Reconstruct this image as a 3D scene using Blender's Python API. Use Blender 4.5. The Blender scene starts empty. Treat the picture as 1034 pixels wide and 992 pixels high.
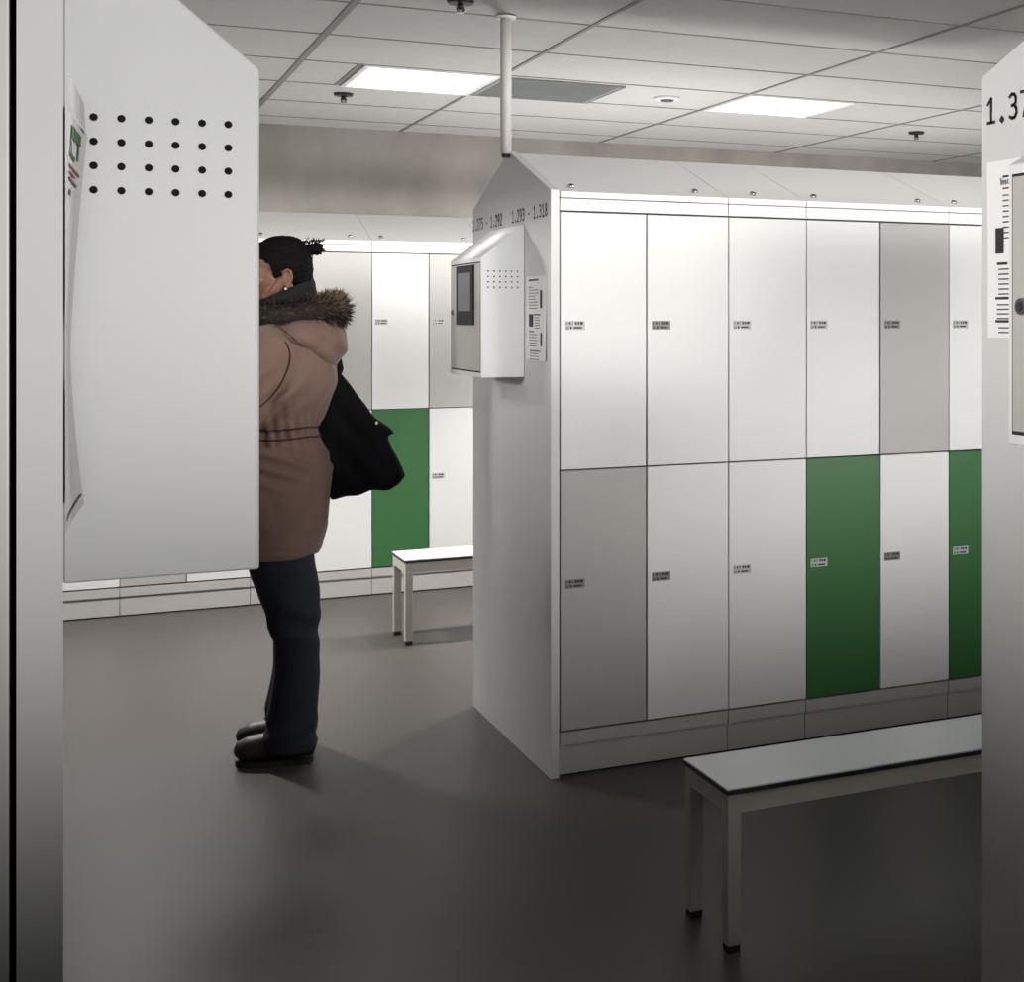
import bpy, bmesh, math, random
from mathutils import Vector, Matrix, noise
random.seed(7)
C = bpy.context.scene.collection
PI = math.pi
H = 1.49                       # camera height
CEIL = 2.55

# ------------------------------------------------------------------ materials
def lin(c):
    return tuple(((v/255)/12.92 if v/255 <= .04045 else ((v/255+.055)/1.055)**2.4) for v in c)

def mat(name, rgb, rough=.5, metal=0, spec=.5, var=.0, scale=8, bump=0, bscale=200, stretch=(1, 1, 1), emit=None, sheen=0):
    m = bpy.data.materials.new(name); m.use_nodes = True
    nt = m.node_tree; b = nt.nodes['Principled BSDF']
    c = lin(rgb)
    b.inputs['Base Color'].default_value = (*c, 1)
    b.inputs['Roughness'].default_value = rough
    b.inputs['Metallic'].default_value = metal
    b.inputs['Specular IOR Level'].default_value = spec
    if sheen:
        b.inputs['Sheen Weight'].default_value = sheen
    tc = nt.nodes.new('ShaderNodeTexCoord')
    mp = nt.nodes.new('ShaderNodeMapping'); mp.inputs['Scale'].default_value = stretch
    nt.links.new(tc.outputs['Object'], mp.inputs['Vector'])
    if var:
        n = nt.nodes.new('ShaderNodeTexNoise'); n.inputs['Scale'].default_value = scale; n.inputs['Detail'].default_value = 6
        nt.links.new(mp.outputs['Vector'], n.inputs['Vector'])
        r = nt.nodes.new('ShaderNodeValToRGB')
        r.color_ramp.elements[0].position = .3; r.color_ramp.elements[1].position = .7
        r.color_ramp.elements[0].color = (*[v*(1-var) for v in c], 1)
        r.color_ramp.elements[1].color = (*[min(1, v*(1+var)) for v in c], 1)
        nt.links.new(n.outputs['Fac'], r.inputs['Fac']); nt.links.new(r.outputs['Color'], b.inputs['Base Color'])
    if bump:
        n2 = nt.nodes.new('ShaderNodeTexNoise'); n2.inputs['Scale'].default_value = bscale; n2.inputs['Detail'].default_value = 4
        nt.links.new(mp.outputs['Vector'], n2.inputs['Vector'])
        bp = nt.nodes.new('ShaderNodeBump'); bp.inputs['Strength'].default_value = bump; bp.inputs['Distance'].default_value = .01
        nt.links.new(n2.outputs['Fac'], bp.inputs['Height']); nt.links.new(bp.outputs['Normal'], b.inputs['Normal'])
    if emit:
        b.inputs['Emission Color'].default_value = (1, .985, .96, 1)
        b.inputs['Emission Strength'].default_value = emit
    return m

M = {
 'white':  mat('white_lacquer', (232, 232, 230), .42, var=.012, scale=3),
 'grey':   mat('warm_grey_lacquer', (183, 181, 177), .45, var=.012, scale=3),
 'green':  mat('green_lacquer', (58, 108, 62), .45, var=.03, scale=3),
 'panel':  mat('white_panel', (217, 216, 214), .45, var=.012, scale=3),
 'plinth': mat('plinth_grey', (188, 185, 181), .5, var=.02, scale=4),
 'gap':    mat('dark_gap', (22, 21, 20), .8, var=.1),
 'chrome': mat('brushed_chrome', (190, 190, 192), .25, metal=1, var=.04, scale=60),
 'dark':   mat('dark_plastic', (30, 29, 30), .5, var=.05),
 'screen': mat('screen_grey', (108, 105, 115), .6, var=.03, scale=3),
 'screenb':mat('screen_bezel', (26, 25, 30), .7, spec=.2, var=.03),
 'box':    mat('box_white', (231, 232, 231), .4, var=.01, scale=3),
 'boxf':   mat('box_front', (186, 183, 175), .4, var=.012, scale=3),
 'hole':   mat('hole_black', (4, 4, 4), .9, var=.1),
 'ink':    mat('black_lettering', (24, 23, 23), .6, var=.05),
 'inkl':   mat('print_grey', (88, 84, 90), .7, var=.1),
 'tag':    mat('tag_plate', (190, 190, 186), .4, var=.05, scale=40),
 'tagd':   mat('tag_plate_dark', (132, 130, 126), .4, var=.05, scale=40),
 'paper':  mat('paper_white', (246, 244, 242), .7, var=.015, scale=12),
 'pgreen': mat('print_green', (40, 110, 48), .7, var=.1),
 'pred':   mat('print_red', (150, 60, 66), .7, var=.1),
 'pnavy':  mat('print_navy', (30, 26, 58), .6, var=.1),
 'bench':  mat('bench_top_laminate', (226, 228, 232), .35, var=.012, scale=5),
 'benchf': mat('bench_frame_paint', (206, 202, 192), .4, var=.02, scale=10),
 'bedge':  mat('bench_edge_dark', (30, 42, 40), .5, var=.05),
 'concrete': mat('cast_concrete', (156, 151, 145), .85, var=.24, scale=2.2, bump=.15, bscale=30, stretch=(1, 1, .55)),
 'floor':  mat('grey_vinyl_floor', (86, 81, 78), .42, spec=.25, var=.03, scale=1.3, bump=.02, bscale=300),
 'tile':   mat('ceiling_tile', (206, 205, 202), .85, var=.02, scale=14, bump=.05, bscale=400),
 'grid':   mat('ceiling_grid_grey', (136, 134, 131), .6, var=.05),
 'wall':   mat('painted_wall', (62, 61, 60), .8, var=.03, scale=3),
 'vent':   mat('vent_perforated_grey', (150, 154, 152), .5, var=.08, scale=9, stretch=(1, 6, 1)),
 'frame':  mat('white_trim', (238, 238, 238), .5, var=.01),
 'pole':   mat('pole_white', (214, 210, 204), .4, var=.015, scale=5),
 'diff':   mat('light_diffuser', (255, 255, 255), .5, var=.001, emit=6),
 'skin':   mat('skin_tan', (128, 88, 70), .5, var=.10, scale=18, bump=.05, bscale=160),
 'lip':    mat('lip_tone', (140, 76, 68), .45, var=.05),
 'hair':   mat('black_hair', (9, 7, 7), .75, spec=.15, var=.35, scale=60, bump=.5, bscale=90, stretch=(.25, 1, 1)),
 'coat':   mat('brown_parka_cloth', (122, 96, 85), .85, var=.09, scale=9, bump=.18, bscale=26, sheen=.15),
 'coatd':  mat('brown_seam', (64, 46, 41), .9, var=.08),
 'lining': mat('coat_lining', (52, 42, 40), .9, var=.1),
 'furd':   mat('fur_dark', (40, 32, 28), .9, var=.3, scale=40),
 'furl':   mat('fur_light', (118, 98, 78), .9, var=.3, scale=40),
 'knit':   mat('black_knit', (16, 15, 17), .9, var=.2, scale=40, bump=.3, bscale=120),
 'pants':  mat('navy_denim', (30, 33, 46), .85, var=.12, scale=20, bump=.15, bscale=40),
 'boot':   mat('dark_leather', (48, 42, 38), .5, var=.15, scale=20),
 'sole':   mat('rubber_sole', (26, 24, 23), .8, var=.1),
 'bag':    mat('black_bag_cloth', (10, 9, 12), .85, spec=.2, var=.2, scale=14, bump=.25, bscale=18),
 'pearl':  mat('pearl', (240, 236, 228), .2, var=.01),
 'eye':    mat('eye_white', (225, 220, 212), .2, var=.01),
 'iris':   mat('iris_brown', (40, 24, 16), .2, var=.1),
}

# ------------------------------------------------------------------ helpers
def quad(bm, pts, mi=0):
    f = bm.faces.new([bm.verts.new(p) for p in pts]); f.material_index = mi; return f

def box(bm, x0, x1, y0, y1, z0, z1, mi=0, bev=0):
    r = bmesh.ops.create_cube(bm, size=1, matrix=Matrix.Translation(((x0+x1)/2, (y0+y1)/2, (z0+z1)/2)) @ Matrix.Diagonal((x1-x0, y1-y0, z1-z0, 1)))
    fs = {f for v in r['verts'] for f in v.link_faces}
    for f in fs: f.material_index = mi
    if bev:
        es = list({e for v in r['verts'] for e in v.link_edges})
        rr = bmesh.ops.bevel(bm, geom=es, offset=bev, segments=2, affect='EDGES', profile=.7)
        for f in rr['faces']: f.material_index = mi

def prism_x(bm, prof, x0, x1, mi=0):          # prof: (y,z) polygon extruded along x
    a = [bm.verts.new((x0, y, z)) for y, z in prof]; b = [bm.verts.new((x1, y, z)) for y, z in prof]
    n = len(prof)
    fs = [bm.faces.new(a), bm.faces.new(b[::-1])]
    for i in range(n): fs.append(bm.faces.new((a[i], b[i], b[(i+1) % n], a[(i+1) % n])))
    for f in fs: f.material_index = mi
    bmesh.ops.recalc_face_normals(bm, faces=fs); return fs

def prism_y(bm, prof, y0, y1, mi=0):          # prof: (x,z)
    a = [bm.verts.new((x, y0, z)) for x, z in prof]; b = [bm.verts.new((x, y1, z)) for x, z in prof]
    n = len(prof)
    fs = [bm.faces.new(a), bm.faces.new(b[::-1])]
    for i in range(n): fs.append(bm.faces.new((a[i], b[i], b[(i+1) % n], a[(i+1) % n])))
    for f in fs: f.material_index = mi
    bmesh.ops.recalc_face_normals(bm, faces=fs); return fs

def cyl(bm, p0, p1, r0, r1=None, seg=20, mi=0):
    r1 = r0 if r1 is None else r1
    p0, p1 = Vector(p0), Vector(p1); d = p1-p0
    q = d.to_track_quat('Z', 'Y').to_matrix().to_4x4()
    r = bmesh.ops.create_cone(bm, cap_ends=True, segments=seg, radius1=r0, radius2=r1, depth=d.length, matrix=Matrix.Translation((p0+p1)/2) @ q)
    for f in {f for v in r['verts'] for f in v.link_faces}:
        f.material_index = mi
        f.smooth = len(f.verts) == 4

def ball(bm, c, r, mi=0, seg=20, rot=None):
    if not hasattr(r, '__len__'): r = (r, r, r)
    m = Matrix.Translation(c) @ (rot.to_4x4() if rot else Matrix.Identity(4)) @ Matrix.Diagonal((*r, 1))
    o = bmesh.ops.create_uvsphere(bm, u_segments=seg, v_segments=max(8, seg*2//3), radius=1, matrix=m)
    for f in {f for v in o['verts'] for f in v.link_faces}: f.material_index = mi; f.smooth = True
    return o['verts']

def tube(bm, pts, rad, seg=12, mi=0, cap=True):   # smooth tapered tube; rad list of r or (rx,ry)
    pts = [Vector(p) for p in pts]; rings = []
    up = Vector((0, 1, .001))
    for i, p in enumerate(pts):
        d = (pts[min(i+1, len(pts)-1)] - pts[max(i-1, 0)]).normalized()
        a = d.cross(up).normalized(); b = d.cross(a).normalized()
        r = rad[i] if hasattr(rad, '__len__') else rad
        rx, ry = r if hasattr(r, '__len__') else (r, r)
        rings.append([bm.verts.new(p + a*math.cos(2*PI*k/seg)*rx + b*math.sin(2*PI*k/seg)*ry) for k in range(seg)])
    fs = []
    for i in range(len(rings)-1):
        for k in range(seg):
            fs.append(bm.faces.new((rings[i][k], rings[i][(k+1) % seg], rings[i+1][(k+1) % seg], rings[i+1][k])))
    for f in fs: f.smooth = True
    if cap: fs += [bm.faces.new(rings[0][::-1]), bm.faces.new(rings[-1])]
    for f in fs: f.material_index = mi
    bmesh.ops.recalc_face_normals(bm, faces=fs)

def loft(bm, rings, seg=40, p=2.3, mi=0, cap=True):   # rings: (z, xc, yc, rx, ry) horizontal superellipses
    R = []
    for z, xc, yc, rx, ry in rings:
        row = []
        for k in range(seg):
            t = 2*PI*k/seg; c, s = math.cos(t), math.sin(t)
            row.append(bm.verts.new((xc + rx*math.copysign(abs(c)**(2/p), c), yc + ry*math.copysign(abs(s)**(2/p), s), z)))
        R.append(row)
    fs = []
    for i in range(len(R)-1):
        for k in range(seg):
            fs.append(bm.faces.new((R[i][k], R[i][(k+1) % seg], R[i+1][(k+1) % seg], R[i+1][k])))
    for f in fs: f.smooth = True; f.material_index = mi
    if cap: fs += [bm.faces.new(R[0]), bm.faces.new(R[-1])]
    for f in fs: f.material_index = mi
    bmesh.ops.recalc_face_normals(bm, faces=fs)

def spline(keys, n):      # keys: list of tuples, first value increasing/decreasing; catmull-rom resample
    out = []; m = len(keys)-1
    for i in range(n+1):
        t = i/n*m; k = min(int(t), m-1); u = t-k
        P = [keys[max(0, min(m, k+j))] for j in (-1, 0, 1, 2)]
        out.append(tuple(.5*(2*b+(c-a)*u+(2*a-5*b+4*c-d)*u*u+(3*b-a-3*c+d)*u**3) for a, b, c, d in zip(*P)))
    return out

def link(name, bm, mats, parent=None, smooth=False, loc=None):
    me = bpy.data.meshes.new(name); bm.to_mesh(me); bm.free()
    for m in (mats if isinstance(mats, (list, tuple)) else [mats]): me.materials.append(M[m])
    if smooth:
        for p in me.polygons: p.use_smooth = True
    o = bpy.data.objects.new(name, me); C.objects.link(o)
    if parent: o.parent = parent
    if loc: o.location = loc
    return o

def remeshed(name, bm, mats, voxel, smooth_it=4, parent=None, disp=None):
    me = bpy.data.meshes.new('tmp'); bm.to_mesh(me); bm.free()
    t = bpy.data.objects.new('tmp', me); C.objects.link(t)
    r = t.modifiers.new('r', 'REMESH'); r.mode = 'VOXEL'; r.voxel_size = voxel
    s = t.modifiers.new('s', 'SMOOTH'); s.factor = .5; s.iterations = smooth_it
    dg = bpy.context.evaluated_depsgraph_get(); dg.update()
    nm = bpy.data.meshes.new_from_object(t.evaluated_get(dg)); nm.name = name
    bpy.data.objects.remove(t); bpy.data.meshes.remove(me)
    nm.materials.clear()
    for m in (mats if isinstance(mats, (list, tuple)) else [mats]): nm.materials.append(M[m])
    for p in nm.polygons: p.use_smooth = True; p.material_index = 0
    if disp:
        nor = [v.normal.copy() for v in nm.vertices]
        for v, n in zip(nm.vertices, nor): v.co = v.co + n*disp(v.co, n)
    o = bpy.data.objects.new(name, nm); C.objects.link(o)
    if parent: o.parent = parent
    return o

def thing(name, label, cat, loc=(0, 0, 0), rz=0, group=None):
    o = bpy.data.objects.new(name, None); C.objects.link(o); o.empty_display_size = .1
    o.location = loc; o.rotation_euler = (0, 0, rz); o['label'] = label; o['category'] = cat
    if group: o['group'] = group
    return o

def tag(o, label, cat, group=None):
    o['label'] = label; o['category'] = cat
    if group: o['group'] = group
    return o

def struct(o): o['kind'] = 'structure'; return o

# ---- stroke lettering on a plane (origin o, right axis a, up axis b), slightly proud along n
GL = {
 '0': [[(.1, .25), (.1, .75), (.25, .97), (.45, .97), (.6, .75), (.6, .25), (.45, .03), (.25, .03), (.1, .25)]],
 '1': [[(.12, .78), (.38, 1), (.38, 0)], [(.1, .0), (.66, .0)]],
 '2': [[(.08, .76), (.14, .92), (.3, 1), (.46, .98), (.6, .84), (.6, .66), (.08, 0), (.64, 0)]],
 '3': [[(.08, .9), (.25, 1), (.45, .98), (.58, .84), (.56, .64), (.42, .54), (.25, .53)], [(.42, .54), (.6, .4), (.62, .2), (.48, .03), (.28, 0), (.08, .08)]],
 '5': [[(.58, 1), (.14, 1), (.12, .58), (.34, .62), (.55, .52), (.62, .32), (.54, .1), (.34, 0), (.08, .06)]],
 '7': [[(.06, 1), (.64, 1), (.28, 0)]],
 '8': [[(.35, .53), (.20, .62), (.13, .77), (.19, .92), (.35, 1), (.51, .92), (.57, .77), (.50, .62), (.35, .53), (.16, .42), (.07, .25), (.15, .08), (.35, 0), (.55, .08), (.63, .25), (.54, .42), (.35, .53)]],
 '9': [[(.6, .6), (.46, .42), (.25, .42), (.1, .58), (.1, .82), (.25, 1), (.46, 1), (.6, .82), (.6, .5), (.5, .18), (.22, 0)]],
 '.': [[(.34, .02), (.38, .06)]], '-': [[(.12, .46), (.58, .46)]], ' ': [],
}
def lettering(bm, text, o, a, b, n, h, adv, w, mi=0):
    o, a, b, n = Vector(o), Vector(a), Vector(b), Vector(n)
    for i, ch in enumerate(text):
        for st in GL[ch]:
            P = [o + a*(i*adv + x*h*.86) + b*(y*h) + n*.0012 for x, y in st]
            ww = w*1.9 if ch == '.' else w
            for p, q in zip(P, P[1:]):
                d = (q-p).normalized(); s = n.cross(d)*ww/2; e = d*ww*.4
                vs = [p-e-s, q+e-s, q+e+s, p-e+s]
                lo = [bm.verts.new(v) for v in vs]
                f = bm.faces.new(lo); f.material_index = mi

# ------------------------------------------------------------------ room shell
VW = 8.2; XL, XR, VB = -4.2, 6.6, -4.6
bm = bmesh.new(); box(bm, XL, XR, VB, VW, -.08, 0); struct(link('floor', bm, 'floor'))
bm = bmesh.new(); box(bm, XL, XR, VB, VW, CEIL, CEIL+.08); struct(link('ceiling', bm, 'tile'))
bm = bmesh.new(); box(bm, XL, XR, VW, VW+.12, -.08, CEIL+.08); struct(link('wall_back', bm, 'concrete'))
bm = bmesh.new(); box(bm, XL-.1, XL, VB, VW, -.08, CEIL+.08); struct(link('wall_left', bm, 'wall'))
bm = bmesh.new(); box(bm, XR, XR+.1, VB, VW, -.08, CEIL+.08); struct(link('wall_right', bm, 'wall'))
bm = bmesh.new(); box(bm, XL, XR, VB-.1, VB, -.08, CEIL+.08); struct(link('wall_front', bm, 'wall'))
# ceiling grid bars: long bars along y every 1.2 m, cross joints every .59 m
GX = [-2.71, -1.51, -.31, .887, 1.735, 2.935, 4.135, 5.335]
bm = bmesh.new()
for x in GX:
    w = .013 if abs(x-.887) < .01 else .008
    box(bm, x-w, x+w, VB, VW, CEIL-.004, CEIL)
box(bm, 1.118, 1.134, 6.09, 6.68, CEIL-.004, CEIL)
k = -20
while 6.09+.59*k < VW:
    y = 6.09+.59*k; k += 1
    if y < VB: continue
    box(bm, XL, XR, y-.0055, y+.0055, CEIL-.003, CEIL)
struct(link('trim_1', bm, 'grid'))

# ------------------------------------------------------------------ ceiling things
def ceiling_light(x0, x1, y0, y1, label):
    t = thing('ceiling_light', label, 'ceiling light', ((x0+x1)/2, (y0+y1)/2, CEIL), 0, 'square ceiling lights')
    a, b = (x1-x0)/2, (y1-y0)/2
    bm = bmesh.new()
    for s in (-1, 1):
        box(bm, s*a-.012, s*a+.012, -b-.012, b+.012, -.010, -.0005); box(bm, -a+.012, a-.012, s*b-.012, s*b+.012, -.010, -.0005)
    link('light_frame', bm, 'frame', t)
    bm = bmesh.new(); box(bm, -a+.012, a-.012, -b+.012, b-.012, -.008, -.001); link('diffuser', bm, 'diff', t)
    return t
ceiling_light(1.154, 1.722, 6.10, 6.67, 'lit square ceiling panel light left of the white pole')
ceiling_light(2.947, 3.51, 6.10, 6.63, 'lit square ceiling panel light right of the white pole')

bm = bmesh.new()
box(bm, -.285, .285, -.262, .262, -.006, -.0005)
for i in range(22):
    y = -.24+i*.0229
    box(bm, -.265, .265, y-.004, y+.004, -.009, -.006)
t = thing('ceiling_vent', 'grey perforated air vent panel in ceiling beside the lit panel', 'ceiling vent', (2.035, 6.41, CEIL))
link('vent_face', bm, 'vent', t)
bm = bmesh.new()
for s in (-1, 1):
    box(bm, s*.289-.004, s*.289+.004, -.27, .27, -.008, -.0005); box(bm, -.285, .285, s*.266-.004, s*.266+.004, -.008, -.0005)
link('vent_frame', bm, 'grid', t)

def sprinkler(x, y, label):
    t = thing('fire_sprinkler', label, 'sprinkler', (x, y, CEIL), 0, 'ceiling sprinklers')
    bm = bmesh.new(); cyl(bm, (0, 0, -.012), (0, 0, -.0005), .042, .046, 24); link('escutcheon', bm, 'dark', t)
    bm = bmesh.new(); cyl(bm, (0, 0, -.032), (0, 0, -.0125), .008, .011, 12)
    for q in (-1, 1): tube(bm, [(q*.009, 0, -.022), (q*.013, 0, -.030), (q*.005, 0, -.040)], .0028, 8)
    link('sprinkler_body', bm, 'dark', t)
    bm = bmesh.new(); cyl(bm, (0, 0, -.043), (0, 0, -.040), .016, .014, 16); link('deflector', bm, 'chrome', t)
sprinkler(1.20, 4.72, 'dark ceiling sprinkler head at the top picture edge near the pole')
sprinkler(1.201, 6.93, 'dark ceiling sprinkler head beside the left lit panel')
sprinkler(4.40, 6.93, 'dark ceiling sprinkler head right of the right lit panel')
t = thing('smoke_detector', 'flat round white detector in ceiling left of the right lit panel', 'detector', (2.63, 6.38, CEIL))
bm = bmesh.new(); cyl(bm, (0, 0, -.012), (0, 0, -.0005), .058, .066, 32); link('detector_rim', bm, 'frame', t)
bm = bmesh.new(); cyl(bm, (0, 0, -.018), (0, 0, -.0125), .030, .036, 24); link('sensor', bm, 'inkl', t)

# ------------------------------------------------------------------ lockers
ZP, ZS, ZT, ZE = .148, .993, 1.832, 1.896
def tag_plate(parent, x, z, y, dark=False, rs=0):
    """small number plate: top line and lower line of worn print plus a square symbol"""
    rnd = random.Random(rs)
    bm = bmesh.new(); w, h = .066, .029
    box(bm, x, x+w, y-.0018, y, z-h/2, z+h/2, 0)
    yy = y-.0022
    def bar(a, b, c, d): quad(bm, [(x+a, yy, z+c), (x+b, yy, z+c), (x+b, yy, z+d), (x+a, yy, z+d)], 1)
    for a, b in ((.003, .006), (.013, .019), (.023, .026), (.033, .040), (.042, .048), (.050, .060)):
        bar(a, b-.001*rnd.random(), .003, .011)
    bar(.003, .005, -.011, -.003); bar(.009, .011, -.011, -.003); bar(.003, .011, -.0115, -.0095)
    bar(.016, .022, -.011, -.004); bar(.028, .056, -.010, -.005)
    return link('number_plate', bm, ['tagd' if dark else 'tag', 'ink'], parent)

def locker(label, x0, widths, v0, cols, depth, group, gable=True, face=1, tags=True, dark=()):
    """cols: per column (upper, lower) colours. face=1: doors face -y"""
    W = sum(widths)
    t = thing('locker_cabinet', label, 'locker', (x0 if face == 1 else x0+W, v0, 0), 0 if face == 1 else PI, group)
    g = .0015
    bm = bmesh.new()
    box(bm, g, W-g, .022, depth, ZP, ZT, 0)
    box(bm, g+.001, W-g-.001, .0195, .0221, ZP, ZT, 1)
    link('carcass', bm, ['panel', 'gap'], t)
    bm = bmesh.new()
    box(bm, g, W-g, .012, depth-.012, .007, .1, 0); box(bm, g+.002, W-g-.002, .02, depth-.02, 0, .007, 1); box(bm, g, W-g, .004, depth-.004, .1005, ZP-.004, 0)
    box(bm, g+.002, W-g-.002, .02, depth-.02, ZP-.004, ZP, 1)
    link('plinth', bm, ['plinth', 'gap'], t)
    bm = bmesh.new()
    if gable:
        prof = [(0, 1.8765), (0, ZE), (depth/2, 2.068), (depth, ZE), (depth, 1.8765)]
        ar = [(.002, ZT+.003), (.002, 1.8735), (depth-.002, 1.8735), (depth-.002, ZT+.003)]
    else:
        prof = [(0, 1.8765), (0, ZE), (depth, 2.068), (depth, 1.8765)]
        ar = [(.002, ZT+.003), (.002, 1.8735), (depth, 1.8735), (depth, ZT+.003)]
    prism_x(bm, prof, g, W-g); prism_x(bm, ar, g, W-g)
    box(bm, g+.002, W-g-.002, .006, depth-.006, 1.8735, 1.8765, 1)
    link('sloped_top', bm, ['white', 'gap'], t)
    k = (2.068-ZE)/(depth/2 if gable else depth)
    n = Vector((0, -k, 1)).normalized()
    for kx in ((.055, W-.105) if len(widths) > 1 else (.115,)):
        bm = bmesh.new(); p = Vector((kx, .052, ZE+.052*k))
        cyl(bm, p-n*.001, p+n*.010, .0115, .010, 16); cyl(bm, p+n*.0099, p+n*.0112, .006, .006, 12, 1)
        link('top_lock', bm, ['chrome', 'dark'], t)
    x = 0; i = 0
    for w, (cu, cl) in zip(widths, cols):
        for row, (z0, z1, c) in enumerate(((ZS+.0025, ZT-.003, cu), (ZP+.003, ZS-.0025, cl))):
            if c is None: continue
            a = x + (.003 if x > 0 else .002); b = x + w - (.003 if x+w < W-.001 else .002)
            bm = bmesh.new(); box(bm, a, b, 0, .019, z0, z1, 0, .0012)
            d = link('locker_door', bm, c, t)
            if not tags: continue
            tag_plate(d, a+.015, 1.462 if row == 0 else .624, 0, (i, row) in dark, rs=int(x0*100)+i*2+row)
        x += w; i += 1
    return t

w2 = .30; D = .965
# centre row
V0 = 4.41
cr = 'lockers of the middle row'
locker('white locker cabinet nearest the middle end panel with a grey lower left door', 1.446, (.300, .300), V0, [('white', 'grey'), ('white', 'white')], D, cr, dark=((0, 1), (1, 0), (1, 1)))
locker('narrow all-white single-column locker cabinet in the middle row', 2.046, (.300,), V0, [('white', 'white')], D, cr)
locker('middle row locker cabinet with a green lower left door and grey upper right door', 2.346, (.300, .296), V0, [('white', 'green'), ('grey', 'white')], D, cr, dark=((1, 0), (1, 1)))
locker('locker cabinet at the right end of the middle row, partly behind the near right panel', 2.942, (.300, .300), V0, [('white', 'green'), ('white', 'white')], D, cr)
# back row, standing against the concrete wall
VBk = 7.73; br = 'lockers along the back wall'
locker('back row locker cabinet at far left behind the perforated box', -.354, (.307, .307), VBk, [('white', 'white'), ('grey', 'white')], .462, br, gable=False)
locker('back row locker cabinet with a grey lower door left of the person', .260, (.307, .307), VBk, [('white', 'grey'), ('white', 'white')], .462, br, gable=False)
locker('back row locker cabinet with a grey upper door behind the person', .874, (.307, .307), VBk, [('white', 'white'), ('grey', 'white')], .462, br, gable=False)
locker('back row locker cabinet with a green lower door behind the bench', 1.488, (.304, .307), VBk, [('white', 'green'), ('grey', 'white')], .462, br, gable=False)
locker('back row locker cabinet mostly hidden behind the middle end panel', 2.099, (.307, .307), VBk, [('white', 'white'), ('white', 'white')], .462, br, gable=False)
# near right row (only its end shows) and near left row
locker('locker cabinet behind the near right end panel', 1.446, (.30, .30), 2.02, [('white', 'white'), ('white', 'grey')], .965, 'lockers of the near right row', face=-1)
locker('white locker cabinet cut off at the left picture edge', -.6245, (.30, .30), .905, [('white', 'white'), ('white', 'white')], .965, 'lockers of the near left row')

def end_panel(label, x0, x1, v0, v1, text=(), nx=-1, name='locker_end_panel'):
    t = thing(name, label, 'locker end panel', (x0, v0, 0), 0, 'locker end panels')
    d = v1-v0
    bm = bmesh.new()
    prism_x(bm, [(0, 0), (d, 0), (d, ZE+.004), (d/2, 2.074), (0, ZE+.004)], 0, x1-x0)
    link('panel_board', bm, 'panel' if nx < 0 else 'frame', t)
    # a dark shadow joint between panel and first door
    s = x1-x0 if nx < 0 else 0
    for txt, y in text:
        k = 0
        for tok in txt.split(' '):
            bm = bmesh.new()
            lettering(bm, tok, (0, y-k*.0316, 1.819), (0, -1, 0), (0, 0, 1), (-1, 0, 0), .040, .0316, .0054)
            link('number_lettering', bm, 'ink', t); k += len(tok)+1
    return t
end_panel('light grey gabled end panel of the middle locker row with black locker numbers', 1.415, 1.443, 4.41, 5.375, [('1.275 - 1.292', .967), ('1.293 - 1.318', .440)])
end_panel('near right gabled end panel cut by the right picture edge', 1.415, 1.443, 1.055, 2.02, [('1.37', .951)])
end_panel('near left locker end panel seen edge-on beside the left picture edge', -.0228, .0009, .905, 1.87, [], nx=1)

# ------------------------------------------------------------------ terminal boxes
def terminal(label, x, v0, v1, dep, zb, zf, zw, sx, screen=True):
    """x: plane of the panel; sx: direction it projects"""
    t = thing('locker_terminal_box', label, 'terminal box', (x, v0, 0), 0, 'locker terminal boxes')
    L = v1-v0; e = .0010*sx
    bm = bmesh.new()
    prism_y(bm, [(e, zb), (sx*dep, zb), (sx*dep, zf), (e, zw)], 0, L)
    bmesh.ops.bevel(bm, geom=[ed for ed in bm.edges], offset=.0015, segments=1, affect='EDGES')
    # rows of ventilation holes on both side faces
    hx0, hx1 = .155*dep, .835*dep
    for yy, ny in ((0, -1), (L, 1)):
        for r in range(4):
            for c in range(6):
                px = sx*(dep-(hx0+(hx1-hx0)*c/5)) if sx < 0 else sx*(hx0+(hx1-hx0)*c/5)
                pz = zf-.046-.0182*r
                m = Matrix.Translation((px, yy+ny*.0006, pz)) @ Matrix.Rotation(PI/2, 4, 'X')
                rr = bmesh.ops.create_circle(bm, cap_ends=True, segments=14, radius=.0029, matrix=m)
                for f in {f for v in rr['verts'] for f in v.link_faces}: f.material_index = 1
    link('housing', bm, ['box', 'hole'], t)
    # front door
    fx = sx*dep
    bm = bmesh.new()
    box(bm, min(fx, fx+sx*.0004), max(fx, fx+sx*.0004), .010, L-.010, zb+.016, zf-.014, 1)
    box(bm, min(fx+sx*.0004, fx+sx*.0014), max(fx+sx*.0004, fx+sx*.0014), .013, L-.013, zb+.0215, zf-.0185, 0)
    d = link('front_door', bm, ['boxf', 'gap'], t)
    if screen:
        o = fx+sx*.0014; y0, y1 = .085, .312; zs0, zs1 = 1.462, 1.668
        bm = bmesh.new(); box(bm, min(o, o+sx*.006), max(o, o+sx*.006), y0, y1, zs0, zs1, 0, .002)
        s = link('touchscreen', bm, 'screenb', d)
        o2 = o+sx*.006; bm = bmesh.new(); box(bm, min(o2, o2+sx*.001), max(o2, o2+sx*.001), y0+.03, y1-.03, zs0+.048, zs1-.026); link('display', bm, 'screen', d)
    o = fx+sx*.0014
    bm = bmesh.new(); cyl(bm, (o, L-.035, 1.505), (o+sx*.004, L-.035, 1.505), .0135, .012, 20); cyl(bm, (o+sx*.004, L-.035, 1.505), (o+sx*.0052, L-.035, 1.505), .007, .007, 14, 1)
    box(bm, min(o+sx*.0052, o+sx*.006), max(o+sx*.0052, o+sx*.006), L-.0375, L-.0325, 1.4985, 1.5115, 1)
    link('door_lock', bm, ['chrome', 'dark'], d)
    return t
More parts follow.
